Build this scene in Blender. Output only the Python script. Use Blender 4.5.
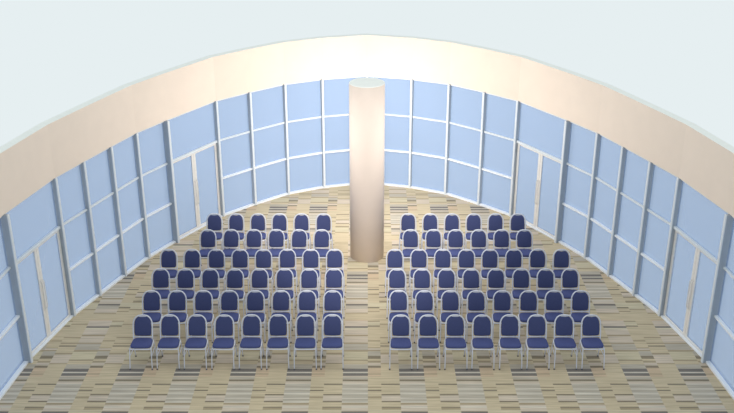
import bpy, bmesh, math, random
from mathutils import Vector, Matrix
random.seed(7)
for o in list(bpy.data.objects): bpy.data.objects.remove(o)
scene = bpy.context.scene
col = scene.collection

# ------------------------------------------------------------------ camera
PITCH = math.radians(23.45)
cam_d = bpy.data.cameras.new('camera'); cam = bpy.data.objects.new('camera', cam_d); col.objects.link(cam)
cam.location = (0, 0, 10.5)
cam.rotation_euler = (math.pi/2 - PITCH, 0, 0)
cam_d.sensor_width = 36; cam_d.lens = 952.5/734*36
cam_d.clip_end = 200
scene.camera = cam

# ------------------------------------------------------------------ world, lamps, exposure
def lin(c):
    return tuple((v/255/12.92 if v/255 <= .04045 else ((v/255+.055)/1.055)**2.4) for v in c) + (1,)
w = bpy.data.worlds.new('world'); scene.world = w; w.use_nodes = True
bg = w.node_tree.nodes['Background']
bg.inputs[0].default_value = lin((230, 239, 241)); bg.inputs[1].default_value = 1.0

def lamp(name, kind, loc, energy, colour=(1, 1, 1), size=.3, aim=None):
    d = bpy.data.lights.new(name, kind); o = bpy.data.objects.new(name, d); col.objects.link(o)
    o.location = loc; d.energy = energy; d.color = colour
    if kind == 'AREA': d.shape = 'DISK'; d.size = size
    else: d.shadow_soft_size = size
    if aim: o.rotation_euler = (Vector(aim) - Vector(loc)).to_track_quat('-Z', 'Y').to_euler()
    return o
lamp('ceiling_lamp_rear', 'POINT', (0, 23.3, 3.4), 235, (1, .95, .88), .25)
lamp('ceiling_lamp_by_column', 'POINT', (-2.2, 21.0, 3.2), 90, (1, .96, .9), .3)
lamp('ceiling_lamp_by_column', 'POINT', (2.2, 21.0, 3.2), 90, (1, .96, .9), .3)
lamp('ceiling_lamp_middle', 'POINT', (0, 17.4, 4.3), 55, (1, .93, .84), .4)
sp = lamp('added_spot', 'SPOT', (0, 5.0, 9.5), 8500, (1, .95, .9), .5, (0, 22.2, .9))  # added spot, no such fixture; brightens the column and back floor
sp.data.spot_size = math.radians(25); sp.data.spot_blend = 1.0

vs = scene.view_settings
vs.view_transform = 'Standard'; vs.look = 'None'; vs.exposure = 0.0; vs.gamma = 1.0
vs.use_curve_mapping = False

# ------------------------------------------------------------------ materials
def mat(name, rgb, rough=.6, metal=0., spec=.5, noise=0., nscale=40.):
    m = bpy.data.materials.new(name); m.use_nodes = True
    nt = m.node_tree; b = nt.nodes['Principled BSDF']
    b.inputs['Roughness'].default_value = rough; b.inputs['Metallic'].default_value = metal
    b.inputs['Specular IOR Level'].default_value = spec
    c = lin(rgb)
    if noise:
        tc = nt.nodes.new('ShaderNodeTexCoord'); n = nt.nodes.new('ShaderNodeTexNoise')
        n.inputs['Scale'].default_value = nscale; n.inputs['Detail'].default_value = 3
        nt.links.new(tc.outputs['Object'], n.inputs['Vector'])
        r = nt.nodes.new('ShaderNodeValToRGB')
        r.color_ramp.elements[0].position = .3; r.color_ramp.elements[1].position = .7
        r.color_ramp.elements[0].color = tuple(v*(1-noise) for v in c[:3]) + (1,)
        r.color_ramp.elements[1].color = tuple(min(1, v*(1+noise)) for v in c[:3]) + (1,)
        nt.links.new(n.outputs['Fac'], r.inputs[0]); nt.links.new(r.outputs[0], b.inputs['Base Color'])
    else:
        b.inputs['Base Color'].default_value = c
    return m
M = {}
M['plaster'] = mat('cream_plaster', (236, 219, 204), .75, noise=.015, nscale=3)
M['column'] = mat('column_plaster', (226, 210, 198), .7, noise=.015, nscale=3)
M['alu'] = mat('white_painted_aluminium', (222, 227, 232), .42, noise=.02, nscale=8)
M['white'] = mat('toplit_rail_white', (240, 243, 248), .4, noise=.01, nscale=8)  # paler than the frames: light from above put into the colour
M['grey'] = mat('shaded_mullion_grey', (166, 175, 186), .45, metal=.1, noise=.03, nscale=8)  # grey stands in for shade on the post sides
M['coping'] = mat('pale_grey_coping', (240, 241, 236), .8, noise=.02, nscale=6)
M['stile'] = mat('door_stile_aluminium', (236, 232, 228), .45, noise=.04, nscale=20)
M['steel'] = mat('brushed_handle_steel', (228, 224, 220), .35, metal=.1, noise=.05, nscale=30)
M['chrome'] = mat('silver_chair_tube', (214, 216, 226), .38, metal=.1, noise=.03, nscale=15)
M['rubber'] = mat('grey_glide_rubber', (90, 90, 95), .8, noise=.05)
M['back'] = mat('navy_fabric_shaded', (68, 75, 114), .95, spec=.15, noise=.10, nscale=90)  # same navy fabric, darker: shade on the upright back is in the colour
M['seat'] = mat('navy_fabric_lit', (78, 86, 132), .95, spec=.15, noise=.10, nscale=90)  # same navy fabric, lighter: top light on the seat is in the colour

def glass_mat():
    m = bpy.data.materials.new('blue_glass'); m.use_nodes = True
    nt = m.node_tree; b = nt.nodes['Principled BSDF']; out = nt.nodes['Material Output']
    b.inputs['Base Color'].default_value = lin((174, 197, 232)); b.inputs['Roughness'].default_value = .25
    b.inputs['Specular IOR Level'].default_value = .2
    t = nt.nodes.new('ShaderNodeBsdfTransparent'); t.inputs[0].default_value = (.828, .874, .945, 1)
    mx = nt.nodes.new('ShaderNodeMixShader'); mx.inputs[0].default_value = .35
    nt.links.new(t.outputs[0], mx.inputs[1]); nt.links.new(b.outputs[0], mx.inputs[2])
    nt.links.new(mx.outputs[0], out.inputs[0])
    return m
M['glass'] = glass_mat()

# carpet: three stripe sequences side by side, repeating every PX across and PY along the room
K = .875
PX, PY, X0, YO = 1.267*K, 4.625*K, -.542*K, 18.38*K
def ground_y(yi):                      # distance along the floor of a stripe read off the photo
    b = -(yi - 206.5)/952.5
    dy = math.cos(PITCH) + b*math.sin(PITCH); dz = -math.sin(PITCH) + b*math.cos(PITCH)
    return -10.5/dz*dy
CO = dict(k=(124, 118, 112), d=(140, 129, 110), n=(168, 153, 127), g=(184, 174, 158), l=(207, 198, 182),
          b=(200, 184, 155), p=(203, 188, 169), o=(200, 178, 151), y=(200, 188, 160), w=(206, 195, 172))
SEQ_A = [(411.8,'k'),(408,'p'),(406.5,'l'),(405,'p'),(403,'n'),(401.5,'l'),(399,'g'),(398,'l'),(394.5,'g'),(393,'l'),(390,'g'),(388.5,'l'),
         (385,'g'),(383.8,'l'),(381.5,'p'),(379.8,'d'),(377.5,'g'),(376,'p'),(373.2,'k'),(372.1,'l'),(369.0,'k')]
SEQ_A2 = [(364.5,'g'),(361,'b'),(359.6,'n'),(352,'y'),(350.3,'n'),(344,'g'),(342.8,'n'),(336.5,'p'),(335,'n'),(330,'p'),(328,'w'),(326.3,'k'),
          (321,'p'),(319.8,'o'),(314,'b'),(312.8,'n'),(309,'p'),(305.8,'g'),(304,'d')]
SEQ_B = [(408,'b'),(398.5,'b'),(396.7,'n'),(391.4,'b'),(390,'d'),(388,'b'),(387,'n'),(377,'b'),(374.7,'o'),(374,'n'),(368,'o')]
SEQ_B2 = [(366,'d'),(362.8,'p'),(361,'n'),(359,'b'),(356.2,'d'),(351.5,'g'),(350,'n'),(348.5,'p'),(347.5,'n'),(341.5,'b'),(340.4,'n'),(327,'b'),(325.8,'d'),
          (322,'y'),(321,'n'),(312,'b'),(311,'n'),(308.4,'b'),(307,'d'),(303,'y')]
SEQ_C = [(410,'b'),(407,'d'),(402.5,'b'),(401,'d'),(395.6,'p'),(394,'d'),(385.2,'b'),(384,'d'),(369,'b')]
SEQ_C2 = [(364.3,'b'),(363.2,'n'),(354.6,'p'),(353.2,'n'),(347,'b'),(345.6,'d'),(344,'b'),(343,'n'),(338.5,'b'),(337.3,'n'),
          (325,'b'),(323.7,'n'),(310.3,'b'),(309.3,'n'),(303,'y'),(301.7,'n')]
def stops(s1, s2):
    """a stripe runs from its far edge up to the next listed one; both lists end at the stripe start (nearest pixel row)"""
    out = []
    pts = [(ground_y(y) + PY, c) for y, c in s1] + [(ground_y(y), c) for y, c in s2]
    # each entry colours the floor from its own image row downwards in the photo = nearer; convert to start at near edge
    pts.sort()
    st = []
    for i, (yy, c) in enumerate(pts):
        near = pts[i-1][0] if i else pts[-1][0] - PY
        st.append((((near - YO)/PY) % 1.0, c))
    st.sort()
    return st
def carpet_mat():
    m = bpy.data.materials.new('striped_carpet'); m.use_nodes = True
    nt = m.node_tree; N = nt.nodes; L = nt.links; b = N['Principled BSDF']
    b.inputs['Roughness'].default_value = .95; b.inputs['Specular IOR Level'].default_value = .1
    tc = N.new('ShaderNodeTexCoord'); sp = N.new('ShaderNodeSeparateXYZ'); L.new(tc.outputs['Object'], sp.inputs[0])
    def mth(op, a, v=None):
        n = N.new('ShaderNodeMath'); n.operation = op
        for i, q in enumerate((a, v)):
            if q is None: continue
            if isinstance(q, (int, float)): n.inputs[i].default_value = q
            else: L.new(q, n.inputs[i])
        return n.outputs[0]
    u = mth('FRACT', mth('DIVIDE', mth('SUBTRACT', sp.outputs['X'], X0), PX))
    v = mth('FRACT', mth('DIVIDE', mth('SUBTRACT', sp.outputs['Y'], YO), PY))
    ramps = []
    for s1, s2 in ((SEQ_A, SEQ_A2), (SEQ_B, SEQ_B2), (SEQ_C, SEQ_C2)):
        st = stops(s1, s2)
        # two ramps of at most 31 stops each
        half = [q for q in st if q[0] < .5], [q for q in st if q[0] >= .5]
        outs = []
        for hi, h in enumerate(half):
            prev = st[-1][1] if hi == 0 else (half[0][-1][1] if half[0] else st[-1][1])
            r = N.new('ShaderNodeValToRGB'); cr = r.color_ramp; cr.interpolation = 'CONSTANT'
            cr.elements.remove(cr.elements[1])
            cr.elements[0].position = 0; cr.elements[0].color = lin(CO[prev])
            for p, c in h:
                e = cr.elements.new(p); e.color = lin(CO[c])
            L.new(v, r.inputs[0]); outs.append(r.outputs[0])
        mx = N.new('ShaderNodeMix'); mx.data_type = 'RGBA'
        L.new(mth('GREATER_THAN', v, .5), mx.inputs['Factor']); L.new(outs[0], mx.inputs['A']); L.new(outs[1], mx.inputs['B'])
        ramps.append(mx.outputs['Result'])
    m1 = N.new('ShaderNodeMix'); m1.data_type = 'RGBA'
    L.new(mth('GREATER_THAN', u, .444), m1.inputs['Factor']); L.new(ramps[0], m1.inputs['A']); L.new(ramps[1], m1.inputs['B'])
    m2 = N.new('ShaderNodeMix'); m2.data_type = 'RGBA'
    L.new(mth('GREATER_THAN', u, .677), m2.inputs['Factor']); L.new(m1.outputs['Result'], m2.inputs['A']); L.new(ramps[2], m2.inputs['B'])
    # fine yarn stripes running across
    mp = N.new('ShaderNodeMapping'); mp.inputs['Scale'].default_value = (1.3, 34, 1)
    L.new(tc.outputs['Object'], mp.inputs[0])
    ns = N.new('ShaderNodeTexNoise'); ns.inputs['Scale'].default_value = 1; ns.inputs['Detail'].default_value = 2
    L.new(mp.outputs[0], ns.inputs['Vector'])
    mr = N.new('ShaderNodeMapRange'); mr.inputs['From Min'].default_value = .3; mr.inputs['From Max'].default_value = .7
    mr.inputs['To Min'].default_value = .83; mr.inputs['To Max'].default_value = 1.14
    L.new(ns.outputs['Fac'], mr.inputs['Value'])
    hs = N.new('ShaderNodeVectorMath'); hs.operation = 'SCALE'
    L.new(m2.outputs['Result'], hs.inputs[0]); L.new(mr.outputs['Result'], hs.inputs['Scale'])
    L.new(hs.outputs[0], b.inputs['Base Color'])
    return m
M['carpet'] = carpet_mat()

# ------------------------------------------------------------------ mesh helpers
def add_box(bm, x0, x1, y0, y1, z0, z1, bev=0.):
    r = bmesh.ops.create_cube(bm, size=1)
    for v in r['verts']:
        v.co = Vector(((x0+x1)/2 + v.co.x*(x1-x0), (y0+y1)/2 + v.co.y*(y1-y0), (z0+z1)/2 + v.co.z*(z1-z0)))
    if bev:
        es = list({e for v in r['verts'] for e in v.link_edges})
        bmesh.ops.bevel(bm, geom=es, offset=bev, segments=2, affect='EDGES', profile=.5)
def smooth_path(pts, n=5):
    """Catmull-Rom through pts"""
    P = [Vector(p) for p in pts]; P = [2*P[0]-P[1]] + P + [2*P[-1]-P[-2]]
    out = []
    for i in range(1, len(P)-2):
        for k in range(n):
            t = k/n; a, b_, c, d = P[i-1], P[i], P[i+1], P[i+2]
            out.append(.5*((2*b_) + (c-a)*t + (2*a-5*b_+4*c-d)*t*t + (3*b_-a-3*c+d)*t**3))
    out.append(P[-2]); return out
def add_tube(bm, path, r, seg=8, flat=1.):
    path = [Vector(p) for p in path]; rings = []; up = None
    for i, p in enumerate(path):
        t = (path[min(i+1, len(path)-1)] - path[max(i-1, 0)]).normalized()
        if up is None:
            up = Vector((1, 0, 0)) if abs(t.x) < .9 else Vector((0, 0, 1))
        side = t.cross(up).normalized(); up = side.cross(t).normalized()
        rings.append([bm.verts.new(p + (side*math.cos(a)*flat + up*math.sin(a))*r) for a in (2*math.pi*k/seg for k in range(seg))])
    for a, b_ in zip(rings, rings[1:]):
        for k in range(seg):
            bm.faces.new((a[k], a[(k+1) % seg], b_[(k+1) % seg], b_[k]))
    bm.faces.new(rings[0][::-1]); bm.faces.new(rings[-1])
def add_pad(bm, outline, thick, axis, bulge=.35):
    """a cushion: outline (2-D loop), rounded towards its faces. axis maps (u, v, w) to space"""
    n = len(outline); cx = sum(p[0] for p in outline)/n; cy = sum(p[1] for p in outline)/n
    rings = []
    prof = [(-.5, .90), (-.38, .97), (-.15, 1.), (.15, 1.), (.38, .97), (.5, .90), (.5+bulge*.35, .62), (.5+bulge*.5, .3)]
    for wv, s in prof:
        rings.append([bm.verts.new(axis(cx+(p[0]-cx)*s, cy+(p[1]-cy)*s, wv*thick)) for p in outline])
    for a, b_ in zip(rings, rings[1:]):
        for k in range(n):
            bm.faces.new((a[k], a[(k+1) % n], b_[(k+1) % n], b_[k]))
    bm.faces.new(rings[0][::-1]); bm.faces.new(rings[-1])
def obj(name, bm, m, parent=None, smooth=False, label=None, kind=None, loc=None, mats=None):
    bmesh.ops.recalc_face_normals(bm, faces=bm.faces)
    me = bpy.data.meshes.new(name); bm.to_mesh(me); bm.free()
    for q in (mats or [m]): me.materials.append(q)
    if smooth:
        for p in me.polygons: p.use_smooth = True
    o = bpy.data.objects.new(name, me); col.objects.link(o)
    if parent: o.parent = parent
    if loc: o.location = loc
    if label: o['label'] = label
    if kind: o['kind'] = kind
    return o
def empty(name, loc, rz=0, label=None, cat=None, kind=None, group=None):
    o = bpy.data.objects.new(name, None); col.objects.link(o); o.location = loc; o.rotation_euler = (0, 0, rz)
    o.empty_display_size = .2
    for k_, v_ in (('label', label), ('category', cat), ('kind', kind), ('group', group)):
        if v_: o[k_] = v_
    return o

# ------------------------------------------------------------------ the curved glass wall
ZT, Z1, Z2, ZF = 3.715*K, 2.455*K, 1.235*K, 4.40
RAW = [(-7.796,18.686),(-7.335,20.825),(-6.956,21.892),(-6.553,22.993),(-6.139,24.084),(-5.558,25.155),
       (-4.444,27.034),(-3.553,27.927),(-2.563,28.803),(-1.424,29.37),(0,29.76)]
left = [Vector((x*K, y*K, 0)) for x, y in RAW]
front = [Vector((-5.75, 9.5, 0)), Vector((-6.25, 10.9, 0)), Vector((-6.6, 12.1, 0)), Vector((-6.85, 13.3, 0)), Vector((-6.98, 14.55, 0))]
left = front + left
PTS = left + [Vector((-p.x, p.y, 0)) for p in left[-2::-1]]
PTS = [p + Vector((.05*(1 if p.x > 0 else -1)*min(1, abs(p.x)/5), -.08*min(1, max(0, (p.y-17)/7)), 0)) for p in PTS]   # centre line of the posts
NB = len(PTS) - 1
C = len(left) - 1                       # index of the centre mullion
def normal(i):                          # inward normal of bay i
    d = (PTS[i+1]-PTS[i]).normalized(); return Vector((d.y, -d.x, 0))
def vnorm(i):
    a = normal(max(i-1, 0)); b_ = normal(min(i, NB-1)); n = (a+b_).normalized(); return n / max(.5, n.dot(a))
def offset(d): return [PTS[i] + vnorm(i)*d for i in range(NB+1)]

# floor
bm = bmesh.new()
ol = offset(-.10); ring = ol
top = [bm.verts.new((p.x, p.y, 0)) for p in ring]; bot = [bm.verts.new((p.x, p.y, -.2)) for p in ring]
bm.faces.new(top); bm.faces.new(bot[::-1])
for k in range(len(top)):
    j = (k+1) % len(top); bm.faces.new((top[k], bot[k], bot[j], top[j]))
o = obj('floor', bm, M['carpet'], kind='structure', label='beige and grey striped carpet floor of the hall')

# upper band
bm = bmesh.new()
inn, out_ = offset(.06), offset(-.14)
q = [[bm.verts.new((p.x, p.y, z)) for p in ring] for ring, z in ((inn, ZT), (inn, ZF), (out_, ZF), (out_, ZT))]
for a in range(4):
    b_ = (a+1) % 4
    for k in range(NB): bm.faces.new((q[a][k], q[a][k+1], q[b_][k+1], q[b_][k]))
bm.faces.new([r[0] for r in q]); bm.faces.new([r[-1] for r in q][::-1])
for f in bm.faces:
    if min(v.co.z for v in f.verts) > ZF-.01: f.material_index = 1
obj('wall_back', bm, M['plaster'], mats=[M['plaster'], M['coping']], kind='structure', label='curved cream plaster band above the ring of windows')

# mullions
doors_l = {C-10, C-5}                                        # bays (index of first mullion) that hold doors
doors = doors_l | {2*C - 1 - d for d in doors_l}
jamb = set()
for d in doors: jamb |= {d, d+1}
wide = {C-10, C-5, C+10, C+5}
for i in range(NB+1):
    n = vnorm(i).normalized(); rz = math.atan2(n.y, n.x) - math.pi/2   # local +y = inward
    wd, dp = (.030, .150) if i in wide else (.026, .095)
    bm = bmesh.new()
    add_box(bm, -wd, wd, -.05, dp-.02, 0, ZT-.001, .006)
    nf = len(bm.faces)
    add_box(bm, -wd-.002, wd+.002, dp-.022, dp, 0, ZT-.001, .003)  # pale strip paints in the lit inner face, grey body the shaded sides
    if i in wide: add_box(bm, -wd-.004, wd+.004, .075, .087, 0, ZT-.001)        # pale reveal line along the wide posts
    bm.faces.ensure_lookup_table(); bm.faces.index_update()
    for f in bm.faces[nf:]: f.material_index = 0 if i in wide and f.index < nf+26 else 1
    side = 'left' if i < C else ('right' if i > C else 'centre')
    o = obj('trim_%d' % (i+1), bm, M['grey'], mats=[M['grey'], M['alu']], kind='structure', loc=PTS[i],
            label=('upright aluminium post between two window bays, %d from the middle on the %s' % (abs(i-C), side)) if i != C else 'upright aluminium post at the middle of the curved window wall')
    o.rotation_euler = (0, 0, rz)

def rail(bm, L0, L1, z, h, y0, y1): add_box(bm, L0, L1, y0, y1, z-h/2, z+h/2, .004)
wn = dn = 0
for i in range(NB):
    a, b_ = PTS[i], PTS[i+1]; d = b_-a; n = normal(i); rz = math.atan2(n.y, n.x) - math.pi/2
    mid = (a+b_)/2; hw = d.length/2 - .036
    side = 'left' if i < C else 'right'; num = C-i if i < C else i-C+1
    isdoor = i in doors
    wn += 1
    W = empty('window_%d' % wn, mid, rz, kind='structure',
              label='%s window bay, %d from the middle of the curved wall on the %s' % ('narrow fixed pane above a glass door,' if isdoor else 'three-pane blue', num, side))
    G = (-.02, -.008)                                        # glass plane, recessed behind the posts
    def pane(x0, x1, z0, z1, par):
        bm = bmesh.new(); add_box(bm, x0, x1, G[0], G[1], z0, z1, .002); return obj('glass_pane', bm, M['glass'], par)
    pane(-hw, hw, Z1+.02, ZT-.03, W)
    bm = bmesh.new(); rail(bm, -hw, hw, ZT-.018, .036, -.04, .03); obj('head_rail', bm, M['alu'], W)
    bm = bmesh.new(); rail(bm, -hw, hw, Z1, .06 if isdoor else .045, -.04, .045 if isdoor else .035); obj('transom', bm, M['alu'], W)
    if not isdoor:
        pane(-hw, hw, Z2+.02, Z1-.02, W); pane(-hw, hw, .05, Z2-.02, W)
        bm = bmesh.new(); rail(bm, -hw, hw, Z2, .045, -.04, .055); obj('transom', bm, M['white'], W)
        bm = bmesh.new(); add_box(bm, -hw, hw, -.05, .075, 0, .05, .005); obj('sill', bm, M['white'], W)
    else:
        dn += 1
        D = empty('door_%d' % dn, mid, rz, kind='structure',
                  label='%s glazed double door in the curved window wall, %d bays from the middle on the %s' % ('nearer' if num > 6 else 'farther', num, side))
        bm = bmesh.new(); add_box(bm, -hw, hw, -.055, .06, 0, .03, .004); obj('threshold', bm, M['white'], D)
        H = Z1-.035
        for s in (-1, 1):
            bm = bmesh.new()
            xi, xo = s*.004, s*(hw-.004)
            def bx(xa, xb, z0, z1): add_box(bm, min(xa, xb), max(xa, xb), -.045, .0, z0, z1, .003)
            bx(xi, xi+s*.072, .035, H); bx(xo, xo-s*.075, .035, H)
            bx(xi+s*.072, xo-s*.075, .035, .075); bx(xi+s*.072, xo-s*.075, H-.05, H)
            leaf = obj('door_leaf', bm, M['stile'], D)
            bm = bmesh.new(); xa, xb = xi+s*.072, xo-s*.075
            add_box(bm, min(xa, xb), max(xa, xb), -.028, -.016, .075, H-.05); obj('glass_pane', bm, M['glass'], leaf)
            bm = bmesh.new(); hx = s*.036
            add_tube(bm, smooth_path([(hx, 0, .70), (hx, .035, .73), (hx, .040, .80), (hx, .040, 1.25), (hx, .035, 1.33), (hx, 0, 1.36)], 3), .009)
            obj('pull_handle', bm, M['steel'], leaf, smooth=True)
            bm = bmesh.new()
            for hz in (.25, H/2, H-.2): add_box(bm, s*(hw-.035)-.012, s*(hw-.035)+.012, 0, .014, hz-.05, hz+.05, .003)
            obj('hinge', bm, M['steel'], leaf)

# ------------------------------------------------------------------ round column
bm = bmesh.new(); R, HC = .413, 4.42; seg = 64
prof = [(R, 0), (R, HC-.012), (R-.012, HC)]
rings = [[bm.verts.new((r*math.cos(2*math.pi*k/seg), r*math.sin(2*math.pi*k/seg), z)) for k in range(seg)] for r, z in prof]
for a, b_ in zip(rings, rings[1:]):
    for k in range(seg): bm.faces.new((a[k], a[(k+1) % seg], b_[(k+1) % seg], b_[k]))
bm.faces.new(rings[-1]); bm.faces.new(rings[0][::-1])
bm.faces.ensure_lookup_table()
for f in bm.faces:
    if min(v.co.z for v in f.verts) > HC-.02: f.material_index = 1
o = obj('column', bm, M['column'], mats=[M['column'], M['coping']], loc=(0, 24.2*K, 0), label='tall round cream column standing in the aisle behind the chairs')
o['category'] = 'column'
for p in o.data.polygons: p.use_smooth = abs(p.normal.z) < .3

# ------------------------------------------------------------------ banquet chair (faces -y)
def make_chair():
    t = empty('banquet_chair', (0, 0, 0))
    # back plane: from (y=.195, z=.50) leaning to (y=.33, z=.92)
    tilt = math.atan2(.15, .47)
    def back(u, v, w):                 # u across, v up along the back, w towards the sitter
        return Vector((u, .125 + v*math.sin(tilt) - w*math.cos(tilt), .49 + v*math.cos(tilt) + w*math.sin(tilt)))
    W_ = .190
    # frame: one tube from one rear side up over the arch and down
    arch = []
    for k in range(0, 13):
        a = math.pi*k/12; ca, sa = math.cos(a), math.sin(a)
        arch.append((W_*math.copysign(abs(ca)**.80, ca), (.262 + .214*abs(sa)**.85)))
    pts = [back(W_*.98, -.05, 0), back(W_*1.0, .10, 0)] + [back(u, v, 0) for u, v in arch] + [back(-W_*1.0, .10, 0), back(-W_*.98, -.05, 0)]
    bm = bmesh.new(); add_tube(bm, smooth_path(pts, 3), .0135)
    add_tube(bm, [back(-W_, .035, 0), back(W_, .035, 0)], .0125)
    obj('back_frame', bm, M['chrome'], t, smooth=True)
    # grip plate at the top of the arch
    bm = bmesh.new(); add_tube(bm, smooth_path([back(-.075, .450, -.004), back(0, .448, -.012), back(.075, .450, -.004)], 4), .011)
    obj('hand_grip', bm, M['chrome'], t, smooth=True)
    # padded back: straight sides, rounded shoulders, shallow dip on top
    ol = []
    pw = .168
    for u, v in [(-pw*.82, .060), (-pw*.4, .056), (0, .055), (pw*.4, .056), (pw*.82, .060), (pw*.96, .075), (pw, .11), (pw*1.01, .18), (pw, .25),
                 (pw*.96, .31), (pw*.84, .355), (pw*.66, .386), (pw*.46, .400), (pw*.22, .392), (0, .386), (-pw*.22, .392), (-pw*.46, .400), (-pw*.66, .386),
                 (-pw*.84, .355), (-pw*.96, .31), (-pw, .25), (-pw*1.01, .18), (-pw, .11), (-pw*.96, .075)]:
        ol.append((u, v*1.135 - .008))
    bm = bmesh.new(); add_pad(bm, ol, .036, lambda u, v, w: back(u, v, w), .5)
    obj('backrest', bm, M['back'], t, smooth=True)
    # seat pad
    so = []
    sw, sd = .203, .172
    for k in range(32):
        a = 2*math.pi*k/32; ca, sa = math.cos(a), math.sin(a)
        u = sw*math.copysign(abs(ca)**.42, ca); v = sd*math.copysign(abs(sa)**.42, sa)
        u *= 1 - .05*(v/sd)
        so.append((u, v))
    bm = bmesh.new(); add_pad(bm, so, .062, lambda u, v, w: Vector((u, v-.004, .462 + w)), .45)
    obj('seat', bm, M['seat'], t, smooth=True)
    # seat frame
    bm = bmesh.new(); e = .204; zf = .424
    add_tube(bm, smooth_path([(e*.96, .17, zf+.003), (e*1.02, 0, zf+.002), (e, -.145, zf), (e*.85, -.178, zf), (0, -.182, zf), (-e*.85, -.178, zf), (-e, -.145, zf), (-e*1.02, 0, zf+.002), (-e*.96, .17, zf+.003)], 3), .0135)
    add_tube(bm, [(-e*.96, .17, zf+.003), (e*.96, .17, zf+.003)], .010)
    obj('seat_frame', bm, M['chrome'], t, smooth=True)
    for s in (-1, 1):
        for rear in (0, 1):
            bm = bmesh.new()
            if rear:
                p = smooth_path([back(s*W_*.98, -.045, 0), (s*.205, .150, .38), (s*.210, .175, .25), (s*.213, .235, .02)], 4); foot = (s*.213, .235)
            else:
                p = smooth_path([(s*.210, -.145, zf), (s*.214, -.185, .33), (s*.217, -.225, .15), (s*.219, -.252, .02)], 4); foot = (s*.219, -.252)
            add_tube(bm, p, .0110)
            lg = obj('leg', bm, M['chrome'], t, smooth=True)
            bm = bmesh.new(); bmesh.ops.create_cone(bm, cap_ends=True, segments=10, radius1=.017, radius2=.0135, depth=.024, matrix=Matrix.Translation((foot[0], foot[1], .012)))
            obj('foot_glide', bm, M['rubber'], lg)
    for s in (-1, 1):
        bm = bmesh.new(); add_tube(bm, [(s*.216, -.198, .27), (s*.209, .172, .27)], .008)
        obj('stretcher', bm, M['chrome'], t, smooth=True)
    return t
def dup(root):
    r = root.copy(); col.objects.link(r)
    for ch in list(root.children):
        c = ch.copy(); col.objects.link(c); c.parent = r
        for g in list(ch.children):
            d = g.copy(); col.objects.link(d); d.parent = c
    return r

proto = make_chair(); proto_kids = list(proto.children)
ORD = ['first', 'second', 'third', 'fourth', 'fifth', 'sixth', 'seventh', 'eighth']
ROWN = ['front row', 'second row from the front', 'third row from the front', 'third row from the back', 'second row from the back', 'back row']
ROWY = [16.32, 17.33, 18.325, 19.30, 20.37, 21.31]
LX = [-4.48, -4.515, -4.52, -4.535, -3.795, -3.79]
RX = [.676, .666, .660, .641, 1.040, 1.020]
NUM = [8, 8, 8, 8, 6, 6]
spots = []
for r in range(6):
    for side, x0 in (('left', LX[r]), ('right', RX[r])):
        for k in range(NUM[r]):
            seat_no = NUM[r]-1-k if side == 'left' else k
            spots.append((x0 + k*(.542 if side == 'left' else .5435), ROWY[r], side, r, seat_no))
bpy.context.view_layer.update()
chairs = [proto] + [dup(proto) for _ in spots[1:]]
for c, (x, y, side, r, sn) in zip(chairs, spots):
    c.location = (x + random.uniform(-.006, .006), y + random.uniform(-.008, .008), 0)
    c.rotation_euler = (0, 0, math.radians(random.uniform(-.8, .8)))
    c['label'] = 'blue banquet chair, %s block, %s, %s seat from the aisle' % (side, ROWN[r], ORD[sn])
    c['category'] = 'chair'
    c['group'] = 'blue banquet chairs in rows facing the front'
